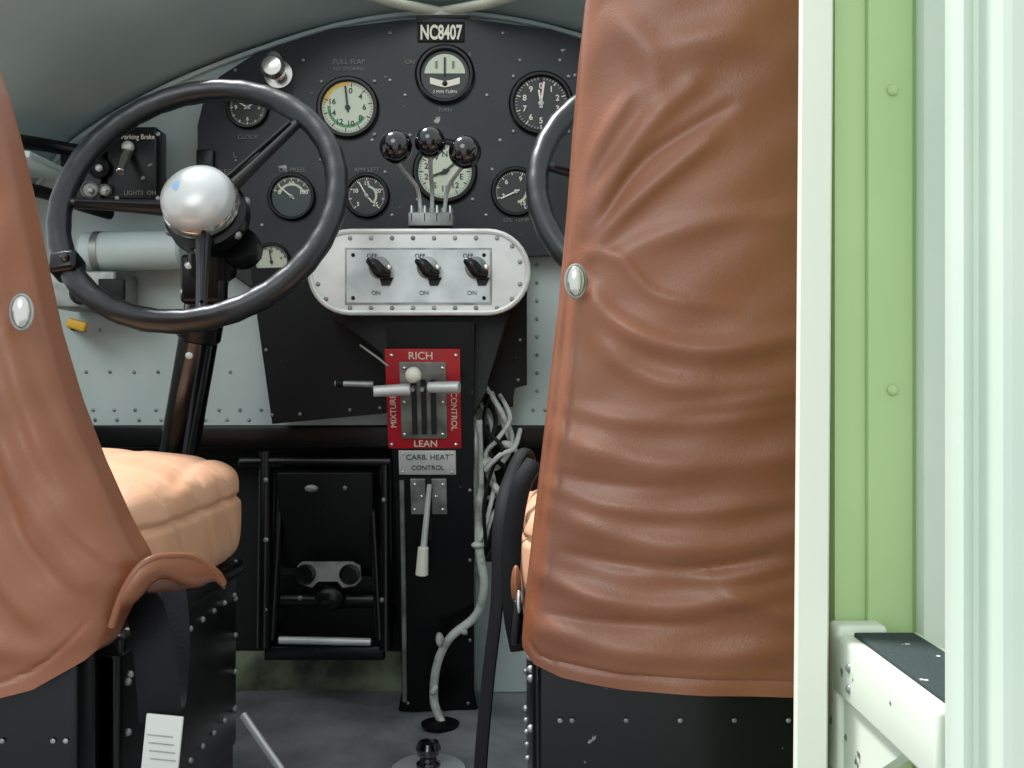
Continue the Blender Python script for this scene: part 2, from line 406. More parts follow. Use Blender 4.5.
def fbox(name, u0,v0,u1,v1, th, m, lift=0, bev=.001):
    a = F((u0+u1)/2,(v0+v1)/2, lift+th/2); y = FY((v0+v1)/2)
    h = (F(u0,v0)-F(u0,v1)).length
    return box(name, a, (S(u1-u0,y), th, h), m, cp, RX, bev)
fbox('red_placard', 387,349,461,448, .006, M_red)
fbox('quadrant_plate', 401,361,447,437, .006, mat('quadrant_plate', rgb(132,134,128), .5, .3, tint=(30, rgb(92,92,88), .4,.7)), .004)
for i,u in enumerate((415,424.5,434)):
    fbox('slot%d'%i, u-2.6,378,u+2.6,432, .003, M_blkink, .0095, 0)
text('rich', 'RICH', F(421,355,.0066), S(11,1.55), M_ink, cp, RT, bold=.0001)
text('lean', 'LEAN', F(426,442.5,.0066), S(10,1.58), M_ink, cp, RT, bold=.0001)
text('mixture', 'MIXTURE', F(394,410,.0066), S(8.5,1.56), M_ink, cp, RT, rot=math.pi/2, bold=0)
text('control', 'CONTROL', F(454,410,.0066), S(8.5,1.56), M_ink, cp, RT, rot=-math.pi/2, bold=0)
rivets('quadrant_screws', [F(u,v,.007) for u,v in [(392,354),(456,354),(392,443),(456,443)]]+[F(u,v,.011) for u,v in [(405,366),(443,366),(405,432),(443,432),(405,400),(443,400)]], .003, M_chrome, cp)
cyl('mix_lever_left', F(412,383,.035), F(377,383,.045), .0095,.0085, M_alu, cp)
cyl('mix_lever_right', F(430,381,.035), F(461,379,.045), .0085,.0095, M_alu, cp)
cyl('mix_arm_far', F(376,379,.03), F(338,378,.03), .005,.0045, M_alud, cp)
ball('mix_arm_end', F(343,378,.03), .008, M_blackm, cp, sc=(1,.8,.8))
ball('mix_knob', F(416,367,.045), .0125, M_white, cp)
for i,u in enumerate((415,424,434)):
    cyl('mix_stem%d'%i, F(u,386,.004), F(u,382,.042), .0035,.0035, M_alud, cp)
sweep('brace_rod', [W(360,345,1.56), W(378,358,1.55), W(388,366,1.55)], .002, M_alud, cp)
fbox('heat_placard', 399,450,456,474, .004, M_alu)
text('heat_text1', 'CARB. HEAT', F(428,456.5,.0045), S(8,1.58), M_blkink, cp, RT)
text('heat_text2', 'CONTROL', F(428,467,.0045), S(7,1.58), M_blkink, cp, RT)
rivets('heat_screws', [F(u,v,.005) for u,v in [(403,453),(452,453),(403,471),(452,471)]], .002, M_chrome, cp)
fbox('lever_plate_left', 411,478,426,513, .006, M_alud)
fbox('lever_plate_right', 432,478,447,513, .006, M_alud)
rivets('lever_screws', [F(u,v,.007) for u,v in [(415,483),(443,483),(415,508),(443,508),(422,495),(436,495)]], .003, M_chrome, cp)
fbox('lever_slot', 427,476,431,540, .003, M_blkink, 0, 0)
cyl('heat_lever', F(430,482,.01), F(425,543,.035), .004,.0055, M_alu, cp)
cyl('heat_grip', F(425,538,.033), F(424,563,.043), .0085,.0105, M_white, cp)
rivets('column_rivets', [F(u,v,.001) for u,v in [(402,492),(402,540),(470,490),(470,560),(470,640),(404,600),(405,660),(408,703),(468,703)]], .003, M_alud, cp)
for i,(ku,kv,ry,bu) in enumerate(((396,147,16.5,421),(430,142,15.5,432),(465,152,16.5,444))):
    kn = W(ku,kv,1.47)
    ball('throttle_knob%d'%i, kn, S(ry,1.47), M_gloss, cp, sc=(1,1,1))
    b0 = W(bu,218,1.585)
    sweep('throttle_rod%d'%i, smooth_path([b0, W(bu-(432-bu)*.3,190,1.57), W((ku*2+bu)/3,172,1.51), kn+Vector((0,.004,-.018))],6), .0034, M_alu, cp, seg=10)
    lathe('throttle_collar%d'%i, kn+Vector((0,.003,-.018)), [(0,-.004),(.008,-.004),(.009,.004),(0,.005)], M_alud, cp, Matrix.Rotation(math.pi/2,3,'X'), 16)
    cyl('throttle_pivot%d'%i, W(bu,224,1.585), W(bu,208,1.585), .006,.005, M_alu, cp)
box('throttle_rack', W(432,222,1.59), (S(44,1.59),.06,S(14,1.59)), M_alud, cp, bev=.002)
for i,u in enumerate((413,426,438,451)):
    box('rack_fin%d'%i, W(u,216,1.585), (.003,.05,S(16,1.585)), M_alu, cp, bev=.0008)

# =====================================================================
# CONTROL WHEELS
# =====================================================================
def yoke(c, roll, col_pts, badge=True):
    y = group('control_wheel', c)
    al = math.radians(26)
    Rr = Matrix.Rotation(-roll, 3, 'Y')      # roll about the fore-aft axis
    Rt = Matrix.Rotation(-al, 3, 'X')         # lean the top forward
    R = Rr @ Rt
    rad = .1865
    P = [c + R @ Vector((math.cos(t)*rad, 0, math.sin(t)*rad)) for t in np.linspace(0, 2*math.pi, 97)[:-1]]
    rl = [.0155+.0006*math.sin(k*2*math.pi/96*32) for k in range(96)]
    sweep('rim', P, rl, M_rim, y, seg=18, closed=True)
    for i, a in enumerate((38, 172, 272)):
        d = Vector((math.cos(math.radians(a)),0,math.sin(math.radians(a))))
        w = Vector((-d.z,0,d.x))
        sweep('spoke%d'%i, [c+R@(d*.03+Vector((0,.022,0))), c+R@(d*.1+Vector((0,.012,0))), c+R@(d*.18)], [.012,.0085,.007], M_rim, y, seg=12)
        sweep('spoke_core%d'%i, [c+R@(d*.045+w*.004+Vector((0,.006,0))), c+R@(d*.165+w*.003+Vector((0,-.006,0)))], .003, M_black, y, seg=8)
    hb = c
    lathe('hub_cap', hb, [(.048,.012),(.050,.004),(.049,-.004),(.046,-.013),(.038,-.021),(.024,-.027),(.010,-.029),(0,-.0295)], M_pearl, y, R)
    lathe('hub_ring', hb, [(.048,.018),(.052,.016),(.052,.006),(.049,.002)], M_chrome, y, R)
    lathe('hub_body', hb, [(0,.08),(.045,.08),(.05,.06),(.056,.05),(.056,.03),(.048,.026),(.048,.01),(0,.01)], M_black, y, R)
    for k in range(6):
        t = k*math.pi/3+.3
        q = c+R@Vector((math.cos(t)*.055,.04,math.sin(t)*.055))
        ball('hub_bolt%d'%k, q, .006, M_alud, y)
    if badge:
        lathe('hub_badge', c+R@Vector((-.016,-.0275,.004)), [(.009,.003),(.0085,-.0003),(0,-.0008)], M_blue, y, R, 20)
        sg = c+R@Vector((math.cos(math.radians(206))*rad,-.004,math.sin(math.radians(206))*rad))
        box('talk_switch', sg, (.036,.036,.030), M_black, y, R, .006)
        cyl('talk_button', sg+R@Vector((.006,-.017,0)), sg+R@Vector((.006,-.026,0)), .006,.005, M_gloss, y)
    top, bot = col_pts
    cyl('column_head', c+R@Vector((0,.06,0)), top+Vector((0,0,-.02)), .036,.034, M_black, y)
    cyl('column_tube', top, bot, .0275,.029, M_gloss, y, seg=32)
    cyl('column_collar', top.lerp(bot,.18), top.lerp(bot,.25), .031,.031, M_black, y)
    box('column_fairing', top.lerp(bot,.06)+Vector((0,-.02,0)), (.062,.03,.07), M_black, y, None, .008)
    rivets('column_bolts', [top.lerp(bot,t)+Vector((s_,-.036,0)) for t in (0.02,.1) for s_ in (-.02,.02)]+[top.lerp(bot,.3)+Vector((.0,-.029,0))], .0055, M_alu, y)
    lathe('drive_drum', c+R@Vector((.035,.075,-.035)), [(0,-.012),(.026,-.012),(.028,0),(.026,.014),(0,.014)], M_black, y, R, 24)
    return y
cl = W(198,199,1.33)
yoke(cl, math.radians(8), (W(212,262,1.42), W(160,560,1.53)))
cr = W(677,187,1.33)
yoke(cr, math.radians(-3), (W(668,262,1.42), W(690,560,1.53)), badge=False)

# =====================================================================
# LEFT SIDE EQUIPMENT
# =====================================================================
pb = group('parking_brake_box', W(137,166,1.66))
box('case', W(137,166,1.67), (S(50,1.66),.05,S(72,1.66)), M_black, pb, bev=.004)
box('bracket', W(137,190,1.71), (S(40,1.7),.09,S(20,1.7)), M_black, pb, bev=.002)
text('legend', 'Parking Brake', W(138,137,1.643), S(7,1.65), M_ink, pb, sx=.85)
text('legend2', 'LIGHTS  ON', W(140,193,1.643), S(6,1.65), M_ink2, pb)
cyl('lever', W(128,150,1.64), W(120,172,1.58), .009,.006, M_chrome, pb)
ball('lever_tip', W(128,147,1.635), .010, M_alu, pb)
rivets('screws', [W(u,v,1.644) for u,v in [(117,134),(158,134),(117,198),(158,198),(150,165),(143,178)]], .004, M_alud, pb)
tr = group('trim_indicator', W(95,175,1.6))
box('case', W(93,178,1.69), (S(40,1.69),.10,S(55,1.69)), M_dialb, tr, bev=.004)
for i,(u,v,r) in enumerate(((99,168,11),(90,190,9),(105,190,6))):
    lathe('dial%d'%i, W(u,v,1.64), [(S(r,1.6),.01),(S(r,1.6),-.004),(S(r*.8,1.6),-.006),(S(r*.75,1.6),-.002),(0,-.002)], M_alud if i else M_blackm, tr, seg=28)
    ball('dial_knob%d'%i, W(u,v,1.633), S(r*.35,1.6), M_alu, tr)
sr = group('side_rail', W(60,150,1.6))
sweep('rail', smooth_path([W(10,140,1.52), W(50,146,1.6), W(112,158,1.68)],6), .008, M_black, sr, flat=(1,1.4), seg=10)
sweep('lower_rail', smooth_path([W(20,188,1.5), W(45,193,1.55), W(80,205,1.64), W(110,214,1.70)],6), .010, M_blackm, sr, seg=10)
box('sill', W(30,165,1.62), (S(60,1.62),.2,S(7,1.62)), M_wall, sr, Matrix.Rotation(.12,3,'Y'), .003)
dc = group('air_duct', W(135,252,1.68))
cyl('duct', W(84,252,1.69), W(184,250,1.69), S(20,1.69), S(19,1.69), M_wall, dc, 36)
lathe('duct_band', W(100,252,1.69), [(S(20.6,1.69),-.006),(S(20.6,1.69),.006)], M_alud, dc, Matrix.Rotation(math.pi/2,3,'Z'))
sb = group('junction_box', W(94,292,1.7))
box('case', W(94,292,1.69), (S(66,1.69),.10,S(36,1.69)), M_alud, sb, bev=.004)
lathe('dial', W(82,293,1.64), [(S(12,1.64),.004),(S(12,1.64),-.004),(S(9,1.64),-.005),(S(9,1.64),-.002),(0,-.002)], M_black, sb, seg=28)
box('dark_cover', W(112,292,1.638), (S(26,1.64),.008,S(26,1.64)), M_blackm, sb, bev=.002)
yt = group('fuel_valve_handle', W(75,326,1.66))
box('handle', W(77,325,1.66), (S(20,1.66),.012,S(10,1.66)), M_yel, yt, Matrix.Rotation(.3,3,'Y'), .004)
cyl('stem', W(74,326,1.66), W(74,326,1.75), .008,.008, M_black, yt)

# =====================================================================
# RUDDER PEDALS + FOOT WELL
# =====================================================================
rp = group('rudder_pedal', W(325,560,1.72))
y = 1.74
for i,(a,b,r,m) in enumerate([((266,452),(264,648),.013,M_black),((281,480),(272,640),.008,M_black),((372,480),(380,640),.008,M_black),((386,462),(386,650),.012,M_black)]):
    sweep('rail%d'%i, [W(a[0],a[1],y+.02), W(b[0],b[1],y-.03)], r, m, rp, seg=10)
box('tread', W(327,520,y+.01), (S(96,y),.012,S(100,y)), M_blackm, rp, Matrix.Rotation(.15,3,'X'), .004)
pts = PX([(297,566),(302,562),(352,562),(360,566),(361,580),(355,586),(342,588),(338,581),(318,581),(312,588),(300,584)], y-.03)
prism('pedal_bracket', pts, y-.03, y-.022, M_alud, rp, bev=.001)
for i,u in enumerate((306,350)):
    lathe('bush%d'%i, W(u,574,y-.031), [(S(10,y),0),(S(10,y),-.006),(S(7,y),-.007),(S(7,y),-.001),(0,-.001)], M_black, rp, seg=24)
cyl('torque_tube', W(264,600,y), W(386,600,y), .014,.014, M_black, rp)
ball('crank', W(330,598,y-.02), .022, M_black, rp, sc=(1.2,.6,1))
cyl('foot_bar', W(279,640,y-.045), W(371,642,y-.045), .0065,.0065, M_alu, rp)
box('lower_link', W(325,652,y-.02), (S(118,y),.02,S(14,y)), M_black, rp, bev=.003)
box('back_plate', W(325,615,1.80), (S(116,1.80),.012,S(80,1.80)), M_blackm, rp, bev=.003)
rivets('bolts', [W(u,v,y-.03) for u,v in [(266,480),(266,540),(265,610),(384,500),(382,600),(300,598),(345,488)]], .0045, M_alud, rp)
cyl('top_tube', W(240,462,y+.02), W(392,462,y+.02), .013,.013, M_black, rp)
ball('top_boss', W(312,488,y-.0), .012, M_alud, rp, sc=(1.2,.7,.7))
for i,u in enumerate((268,383)):
    p = W(u,642,y-.02); cyl('rear_arm%d'%i, p, Vector((p.x,1.868,p.z+.02)), .010,.010, M_black, rp)
wb = group('wiring_harness', W(490,500,1.66))
sweep('conduit', smooth_path([W(478,420,1.62), W(480,500,1.62), W(479,545,1.63), W(484,585,1.64), W(476,615,1.66), W(450,638,1.66), W(437,665,1.67), W(434,700,1.68), Vector((W(442,728,1.66).x,1.665,.004))],8), .0072, M_wire, wb)
sweep('wire_a', smooth_path([W(484,385,1.68), W(500,410,1.66), W(512,440,1.66), W(500,465,1.64), W(484,470,1.63)],8), .0048, M_wire, wb)
sweep('wire_b', smooth_path([W(478,400,1.68), W(492,430,1.66), W(486,470,1.65), W(500,500,1.64), W(490,520,1.63), W(484,545,1.63)],8), .0044, M_wire, wb)
sweep('wire_c', smooth_path([W(492,392,1.69), W(505,430,1.67), W(518,460,1.66), W(505,490,1.66), W(488,498,1.64)],8), .0034, M_label, wb)
sweep('wire_d', smooth_path([W(470,395,1.68), W(476,440,1.6), W(476,500,1.62), W(478,600,1.68)],8), .004, M_alud, wb)
sweep('wire_e', smooth_path([W(487,400,1.67), W(496,420,1.64), W(490,452,1.62), W(506,470,1.63), W(512,500,1.66), W(498,535,1.66), W(486,560,1.65)],8), .004, M_blackm, wb)
sweep('wire_f', smooth_path([W(500,395,1.68), W(510,418,1.65), W(497,440,1.62), W(486,455,1.62), W(494,482,1.63), W(488,515,1.62), W(480,540,1.62)],8), .0038, M_wire, wb)
sweep('wire_g', smooth_path([W(486,470,1.62), W(500,455,1.60), W(514,448,1.62), W(520,430,1.68)],8), .004, M_label, wb)
sweep('wire_h', smooth_path([W(489,395,1.67), W(484,425,1.62), W(502,448,1.60), W(492,470,1.61), W(484,505,1.61), W(486,545,1.62)],8), .003, M_blackm, wb)
for i,(u,v,s_) in enumerate([(478,545,.011),(462,630,.011),(440,640,.013),(434,690,.010),(488,462,.016),(508,445,.012),(496,488,.011)]):
    ball('clip%d'%i, W(u,v,1.625 if v<600 else 1.66), s_, M_wire, wb, sc=(1,.7,.55), R=Matrix.Rotation(i*.7,3,'Y'))
lathe('floor_grommet', (W(440,725,1.66).x,1.665,0), [(0,.0),(.03,0),(.032,.006),(.018,.010),(0,.010)], M_blackm, wb, Matrix.Rotation(math.pi/2,3,'X'), 28)
fk = group('floor_knob', (-.125,1.5,0))
bx = W(430,760,1.5).x
lathe('base_plate', (bx,1.47,0), [(0,0),(.054,0),(.054,.006),(.05,.009),(0,.009)], M_alu, fk, Matrix.Rotation(math.pi/2,3,'X'), 40)
lathe('stem', (bx,1.47,0), [(.018,.008),(.018,.013),(.013,.017),(.012,.022),(.017,.027),(.019,.036),(.015,.044),(0,.047)], M_gloss, fk, Matrix.Rotation(math.pi/2,3,'X'), 32)

# =====================================================================
# SEATS
# =====================================================================
def fold_height(U, V, folds, ka=.98, kw=1.04):
    H = np.zeros_like(U)
    for pts, w, amp in folds:
        if w > 5: w = w*kw; amp = amp*ka
        P = np.array([(p.x, p.y) for p in smooth_path([Vector((a,b,0)) for a,b in pts], 5)])
        best = np.full(U.shape, 1e9); tt = np.zeros_like(U); n = len(P)-1
        for i in range(n):
            a, b = P[i], P[i+1]; d = b-a; L = (d**2).sum()
            t = np.clip(((U-a[0])*d[0]+(V-a[1])*d[1])/L, 0, 1)
            D = np.hypot(U-a[0]-t*d[0], V-a[1]-t*d[1])
            m = D < best; best = np.where(m, D, best); tt = np.where(m, (i+t)/n, tt)
        # taper the crease out at both ends instead of stopping dead
        H += amp*np.exp(-(best/w)**2)*(.25+.75*np.sin(np.clip(tt,0,1)*math.pi)**.7)
    return H
def seat_cover(name, parent, edgeL, edgeR, top, hem, yref, th, folds, m, sup=4.5, NR=260, NC=460):
    t = np.linspace(0, 2*math.pi, 6001)
    cx = np.sign(np.cos(t))*np.abs(np.cos(t))**(2/sup); cy = np.sign(np.sin(t))*np.abs(np.sin(t))**(2/sup)
    asp = .16
    s = np.concatenate([[0], np.cumsum(np.hypot(np.diff(cx), np.diff(cy)*asp))])
    q = np.linspace(0, s[-1], NC, endpoint=False)
    cx = np.interp(q, s, cx); cy = np.interp(q, s, cy)
    T = np.linspace(0,1,NR)[:,None]
    vmax = max(h[1] for h in hem)
    V0 = top+(vmax-top)*T
    L = np.interp(V0, [e[0] for e in edgeL], [e[1] for e in edgeL]); Rr = np.interp(V0, [e[0] for e in edgeR], [e[1] for e in edgeR])
    U = (L+Rr)/2+(Rr-L)/2*cx[None,:]
    hv = np.interp(U, [h[0] for h in hem], [h[1] for h in hem])
    V = top+(hv-top)*T
    L = np.interp(V, [e[0] for e in edgeL], [e[1] for e in edgeL]); Rr = np.interp(V, [e[0] for e in edgeR], [e[1] for e in edgeR])
    U = (L+Rr)/2+(Rr-L)/2*cx[None,:]
    cap = np.clip((V-top)/40, 0, 1); rnd = np.sqrt(np.clip(1-(1-cap)**2, .02, 1))
    Hf = fold_height(U, V, folds)
    Hf += .0016*np.sin(U/23+V/41)*np.sin(V/17+U/60)
    back = np.clip(-cy[None,:], 0, 1)**.5
    Y = yref + cy[None,:]*th*rnd - Hf*back
    Y -= .012*back*(1-np.clip(np.abs(cx[None,:]),0,1)**2)
    X = (U-512)*yref/1000
    Z = EYE+(384-V)*yref/1000
    verts = np.stack([X,Y,Z],-1).reshape(-1,3).tolist()
    faces = []
    for i in range(NR-1):
        for j in range(NC):
            faces.append((i*NC+j, i*NC+(j+1)%NC, (i+1)*NC+(j+1)%NC, (i+1)*NC+j))
    faces.append(tuple(range(NC))); faces.append(tuple((NR-1)*NC+j for j in range(NC))[::-1])
    me = bpy.data.meshes.new(name); me.from_pydata(verts, [], faces); me.update()
    bm = bmesh.new(); bm.from_mesh(me); bmesh.ops.recalc_face_normals(bm, faces=bm.faces); bm.to_mesh(me); bm.free()
    return link(me, name, m, parent)
def snap(c, parent):
    ball('snap_oval', c, .0088, M_chrome, parent, sc=(.82,.5,1.4))
    sweep('snap_rim', [c+Vector((math.cos(t)*.0082,.001,math.sin(t)*.0130)) for t in np.linspace(0,2*math.pi,33)[:-1]], .0013, M_alud, parent, seg=8, closed=True)
def cushion(name, c, half, parent, n=7):
    bm = bmesh.new(); bmesh.ops.create_cube(bm, size=2)
    bmesh.ops.subdivide_edges(bm, edges=bm.edges[:], cuts=60, use_grid_fill=True)
    for v in bm.verts:
        d = v.co.copy(); k = (abs(d.x)**n+abs(d.y)**n+abs(d.z)**n)**(-1/n); p = d*k
        x, y_, z = p.x*half[0], p.y*half[1], p.z*half[2]
        a = (x+.02*math.sin(y_*9))*13; b = y_*12
        g_ = max(math.exp(-((a-round(a))/.09)**2), math.exp(-((b-round(b))/.09)**2))
        if p.z > .3: z += .022*(1-p.x**2)*(1-p.y**2) - .0035*g_*min(1,(p.z-.3)*3)
        s_ = math.exp(-((p.z-.3)/.06)**2)
        if abs(p.x) > .8:
            x -= math.copysign(.005*s_, x)
            x -= math.copysign(.004*math.exp(-((b-round(b)+.6*p.z)/.12)**2), x)
            x += math.copysign(.006*(1-p.z**2), x)
        v.co = Vector((x,y_,z))+Vector(c)
    return from_bm(bm, name, M_tan, parent)
def pan(parent, x0, x1, y0, y1, z1):
    box('base_shell', ((x0+x1)/2, (y0+y1)/2, (z1+.12)/2), (x1-x0, y1-y0, z1-.12), M_black, parent, None, .008)
    box('base_rail', ((x0+x1)/2, (y0+y1)/2, z1-.008), (x1-x0+.012, y1-y0+.012, .02), M_black, parent, None, .005)
    for i,(sx) in enumerate((x0+.012, x1-.012)):
        prism('side_frame%d'%i, [(y0,0.001),(y0+.05,.001),(y0+.09,.10),(y0+.16,.15),(y1-.16,.15),(y1-.07,.10),(y1-.03,.001),(y1,.001),(y1,z1-.02),(y0,z1-.02)], -.006,.006, M_black, parent, 0,
              Matrix(((0,1,0,sx),(1,0,0,0),(0,0,1,0),(0,0,0,1))))
    pts = []
    for sx in (x0-.001, x1+.001):
        for k in range(9):
            yy = y0+.02+(y1-y0-.04)*k/8
            pts += [(sx, yy, z1-.04), (sx, yy, .17)]
        for k in range(5):
            pts += [(sx, y0+.015, .17+k*.045), (sx, y1-.015, .17+k*.045)]
    for k in range(9):
        pts += [(x0+.03+(x1-x0-.06)*k/8, y0-.003, z1-.05)]
    rivets('base_rivets', pts, .0036, M_alud, parent, 1)

YS = .85
s2 = group('cockpit_seat', (.23, YS, 0))
eL = [(-75,660),(-60,618),(-40,600),(0,586),(60,579),(130,573),(200,568),(258,563),(275,561),(300,559),(400,548),(520,534),(600,525),(640,522),(700,527)]
eR = [(v,1560-u) for v,u in eL]
hem = [(500,642),(526,644),(535,656),(560,666),(620,675),(700,679),(780,680),(1040,680)]
folds = [([(583,262),(612,226),(655,188),(705,150)],9,.0065), ([(578,245),(600,195),(640,140),(690,95)],10,.006), ([(575,225),(590,165),(625,105)],8,.005),
 ([(598,268),(650,246),(720,228),(780,225)],11,.0035), ([(600,225),(640,170),(720,120)],6,-.004),
 ([(583,290),(606,322),(655,347),(730,350),(830,325)],11,.008), ([(578,262),(610,262),(650,300),(720,312)],7,.003),
 ([(580,305),(598,345),(640,378),(705,388),(830,372)],11,.005), ([(560,405),(620,418),(700,420),(790,405)],8,.003), ([(545,425),(600,452),(700,462),(830,440)],14,.006),
 ([(540,480),(600,500),(680,505),(800,490)],8,.004), ([(555,470),(610,480),(670,482)],5.5,-.002),
 ([(540,500),(615,530),(705,538),(830,510)],12,.006), ([(560,545),(620,556),(690,560),(760,545)],6,-.004), ([(640,560),(720,566),(800,548)],7,.003),
 ([(533,565),(600,590),(680,594),(800,572)],10,.006), ([(545,605),(620,613),(700,612)],5.5,-.003), ([(530,615),(600,634),(700,641),(830,628)],12,.006), ([(590,40),(650,60),(740,50)],20,.003),
 ([(650,410),(740,400),(810,385)],7,.003), ([(700,575),(760,600),(820,600)],9,.004), ([(600,20),(640,70),(650,130)],14,.003),
 ([(569,270),(566,300),(556,400),(542,500),(532,600)],3.5,-.005), ([(576,275),(573,310),(563,400),(550,500),(540,600)],6,.004),
 ([(530,635),(545,649),(620,660),(700,665),(830,666)],2.2,-.0025),
 ([(620,80),(690,60),(780,70)],14,.002)]
seat_cover('back_cover', s2, eL, eR, -80, hem, YS, .036, folds, M_leather)
snap(W(576,281,YS-.047), s2)
box('back_frame', (.227, YS+.004, .22), (.41,.04,.30), M_black, s2, None, .006)
cushion('seat_cushion', (.237,1.075,.405), (.224,.17,.058), s2)
pan(s2, .018,.445,.885,1.25,.352)
rivets('frame_rivets', [(.05+.045*k, YS-.018, .29) for k in range(9)]+[(.04,YS-.018,.29-.05*k) for k in range(5)]+[(.12,YS-.018,.16),(.2,YS-.018,.2)], .0022, M_alud, s2)
sweep('belt', smooth_path([Vector((.030,1.1,.42)), W(527,452,1.06), W(508,482,1.03), W(499,525,1.0), W(497,600,.98), W(488,680,.97), W(480,775,.96), W(477,880,.96)],8), .0085, M_strap, s2, seg=10, flat=(.4,.9), up=(.8,-.6,0))
sweep('belt_loop', smooth_path([W(535,462,.98), W(520,490,.97), W(511,550,.965), W(513,610,.96), W(520,650,.96)],8), .010, M_strap, s2, seg=10, flat=(.5,1), up=(1,-.2,0))
box('buckle', W(516,622,.935), (.010,.010,.042), M_black, s2, Matrix.Rotation(.1,3,'Y'), .003)
ball('buckle_tip', W(519,602,.93), .006, M_chrome, s2, sc=(.6,.6,1.8))
ball('piping_end', W(516,585,.95), .010, M_leather, s2, sc=(.5,.7,1.9))

YL = .80
s1 = group('cockpit_seat', (-.58, YL, 0))
eR1 = [(-60,-60),(0,-32),(60,-10),(95,2),(140,14),(200,28),(270,42),(330,55),(400,76),(460,99),(520,126),(556,146),(575,148),(600,132),(640,112),(700,100)]
eL1 = [(-60,-420),(0,-470),(700,-520)]
hem1 = [(-520,698),(-100,698),(0,688),(50,676),(90,651),(112,625),(128,602),(150,585)]
folds1 = [([(26,330),(55,420),(92,500),(135,560)],11,.008), ([(-5,350),(30,440),(70,520),(112,580)],12,.007), ([(-40,400),(-5,500),(40,580),(80,625)],13,.007),
 ([(28,205),(22,255),(21,300)],9,.006), ([(-10,130),(5,200),(14,290)],11,.006), ([(35,330),(66,412),(98,470),(128,520)],5,-.003),
 ([(20,470),(50,540),(95,590)],7,-.004), ([(60,470),(90,520),(120,548)],7,.004),
 ([(-80,560),(-20,610),(50,640),(95,625)],13,.006), ([(-40,260),(0,300),(20,312)],9,.004),
 ([(-80,50),(-20,110),(10,180)],12,.005), ([(-70,679),(0,672),(48,660),(80,638),(104,611)],2.3,-.0025), ([(14,300),(2,290),(-12,300)],6,.004)]
seat_cover('back_cover', s1, eL1, eR1, -70, hem1, YL, .038, folds1, M_leather)
snap(W(21,312,YL-.048), s1)
# curled flap at the lower corner : a thin leather tongue bent outwards
bm = bmesh.new(); G = []
spine = smooth_path([W(112,628,YL-.030), W(124,598,YL-.036), W(142,574,YL-.034), W(165,566,YL-.022), W(192,566,YL-.004), W(214,576,YL+.012), W(224,584,YL+.022)],8)
wid = np.interp(np.linspace(0,1,len(spine)), [0,.2,.45,.7,.9,1], [.004,.015,.021,.019,.010,.002])
for i,p in enumerate(spine):
    row = []
    for k in range(9):
        s_ = k/8
        row.append(bm.verts.new(p+Vector((-.002*s_, -float(wid[i])*.55*math.sin(s_*math.pi*.9)+.012*s_, float(wid[i])*(.35-1.0*s_)+.004*math.sin(i*.35)*s_))))
    G.append(row)
for i in range(len(G)-1):
    for k in range(8): bm.faces.new((G[i][k],G[i+1][k],G[i+1][k+1],G[i][k+1]))
fl = from_bm(bm, 'flap', M_leather, s1)
sm = fl.modifiers.new('th','SOLIDIFY'); sm.thickness = .004; sm.offset = 0
sweep('flap_piping', [q+Vector((0,-.001,w_*.38)) for q,w_ in zip(spine,[float(a) for a in wid])], .0030, M_leather, s1, seg=10)
sweep('flap_under', smooth_path([W(146,588,YL), W(172,580,YL+.012), W(205,582,YL+.03)],8), [.004,.010,.003], M_leatherb, s1, seg=14)
box('back_frame', (-.592, YL+.006, .22), (.50,.04,.30), M_black, s1, None, .006)
cushion('seat_cushion', (-.587,1.085,.414), (.253,.195,.067), s1)
pan(s1, -.83,-.343,.875,1.25,.350)
rivets('frame_rivets', [(-.80+.05*k, YL-.016, .29) for k in range(10)]+[(-.36,YL-.016,.29-.05*k) for k in range(5)], .0022, M_alud, s1)
sweep('belt', smooth_path([W(140,590,.83), W(152,640,.80), W(158,690,.79), W(160,722,.79)],8), .017, M_strap, s1, seg=10, flat=(1,.12), up=(0,-1,0))
sweep('belt_inner', smooth_path([W(172,585,.86), W(176,640,.84), W(172,700,.82), W(168,722,.80)],8), .012, M_strap, s1, seg=10, flat=(1,.14), up=(0,-1,0))
box('belt_label', W(162,748,.783), (.029,.003,.052), M_label, s1, Matrix.Rotation(.1,3,'Y'), .001)
for i in range(4):
    box('label_print%d'%i, W(160+i,736+i*8,.7808), (.02,.0004,.0007), M_alud, s1, Matrix.Rotation(.1,3,'Y'))
sweep('brace_tube_b', [W(243,715,1.28), W(280,768,1.24), W(296,795,1.22)], .0050, M_alu, s1, seg=10)

# =====================================================================
# CABIN BULKHEAD / DOOR FRAME, RIGHT
# =====================================================================
YD = .60
prism('wall_bulkhead', PX([(835,1300),(835,-500),(1700,-500),(1700,1300)], YD+.015), YD+.015, YD+.03, M_green)
de = group('door_frame', (.19, YD, 0))
def vpost(name, section, m, parent, z0=0.0, z1=1.1, lean=0.0):
    bm = bmesh.new()
    a = [bm.verts.new((x+lean*(z0-EYE), y_, z0)) for x,y_ in section]; b = [bm.verts.new((x+lean*(z1-EYE), y_, z1)) for x,y_ in section]
    n = len(section); bm.faces.new(a); bm.faces.new(b[::-1])
    for i in range(n): bm.faces.new((a[i],a[(i+1)%n],b[(i+1)%n],b[i]))
    return from_bm(bm, name, m, parent)
x = lambda u, y_: (u-512)*y_/1000
L_ = .0075
vpost('edge_strip', [(x(798,.585),.589),(x(800,.585),.585),(x(828,.585),.583),(x(831,.585),.586),(x(832,.585),.592),(x(833,.6),.616),(.192,.64),(x(799,.64),.64),(x(798,.6),.60)], M_white, de, lean=L_)
vpost('trim_3', [(x(868,.612),.6148),(x(869,.612),.6128),(x(913,.612),.6128),(x(914,.612),.6148)], M_green, None)
vpost('trim_4', [(x(913,.612),.6149),(x(913,.612),.6135),(x(921,.612),.6135),(x(921,.612),.6149)], M_greenl, None)
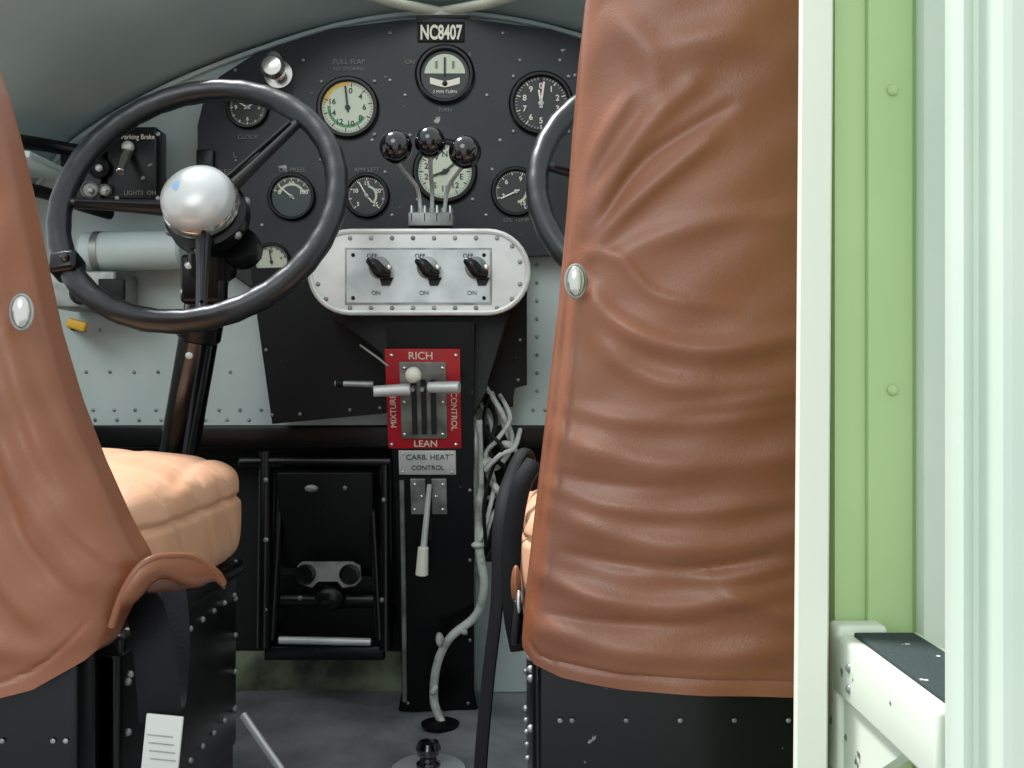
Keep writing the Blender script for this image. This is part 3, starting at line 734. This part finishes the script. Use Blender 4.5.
vpost('trim_5', [(x(867,.612),.6149),(x(867,.612),.614),(x(868.5,.612),.614),(x(868.5,.612),.6149)], M_greenl, None)
rivets('trim_bulkhead_rivets', [(x(893,.612),.612,EYE+(384-v)*.612/1000) for v in (-60,90,390,690)], .0035, M_green, None, .5)
vpost('trim_1', [(x(921,.606),.6148),(x(921,.606)+.0005,.607),(x(924,.606),.6055),(.34,.6055),(.34,.6148)], M_post, None)
# near edge of the cabin door: pressed channel with two soft steps
vpost('trim_2', [(x(945,.452),.452),(x(946,.45),.446),(x(951,.447),.441),(x(958,.444),.4385),(x(967,.442),.4395),(x(974,.441),.4415),(x(980,.44),.4410),(x(985,.438),.436),(x(990,.436),.431),(x(997,.433),.4275),(x(1008,.43),.4262),(x(1016,.43),.4275),(x(1040,.43),.4320),(.30,.4345),(.30,.452)], M_post, None)
lb = group('door_latch_bracket', (.22,.53,.42))
zt = EYE+(384-633)*.6/1000
xl = .1937
box('body', (xl+.026, .531, zt-.018), (.052,.146,.036), M_chip, lb, None, .003)
box('grip_pad', (xl+.0085+.018, .527, zt+.0008), (.036,.130,.0035), M_pad, lb, None, .0012)
prism('gusset', [(.598,zt-.034),(.598,zt-.085),(.58,zt-.085),(.50,zt-.034)], -.004,.004, M_chip, lb, 0, Matrix(((0,1,0,xl+.008),(1,0,0,0),(0,0,1,0),(0,0,0,1))))
box('mount', (xl+.0155,.5975+.0075,zt-.04), (.03,.018,.09), M_chip, lb, None, .003)
rivets('bolts', [(xl+.0010,.575,zt-.014),(xl+.0010,.575,zt-.026),(xl+.006,.592,zt-.06)], .0030, M_alud, lb, 1)

# =====================================================================
# LIGHT, WORLD, CAMERA
# =====================================================================
w = bpy.data.worlds.new('overcast_sky'); scene.world = w; w.use_nodes = True
nt = w.node_tree; bg = nt.nodes['Background']
bg.inputs['Color'].default_value = (.90,.97,1,1); bg.inputs['Strength'].default_value = 1.18
def sun(name, d, strength, ang, col):
    l = bpy.data.lights.new(name, 'SUN'); l.energy = strength; l.angle = math.radians(ang); l.color = col
    o = bpy.data.objects.new(name, l); scene.collection.objects.link(o)
    o.rotation_euler = Vector(d).to_track_quat('-Z','Y').to_euler(); o.location = (-1,0,3)
    return o
sun('sun', (.42,-.16,-1), 6.5, 10, (.98,.99,1))
sun('cabin_fill_sun', (.30,1,-.60), 0.85, 28, (.95,1,1))  # added soft fill from behind the camera to brighten the panel; no real source

cam = bpy.data.cameras.new('camera'); cam.lens = 35.156; cam.sensor_width = 36; cam.clip_start = .02
co = bpy.data.objects.new('camera', cam); scene.collection.objects.link(co)
co.location = (0,0,EYE); co.rotation_euler = (math.pi/2,0,0)
scene.camera = co
scene.view_settings.view_transform = 'Standard'
scene.view_settings.exposure = 0
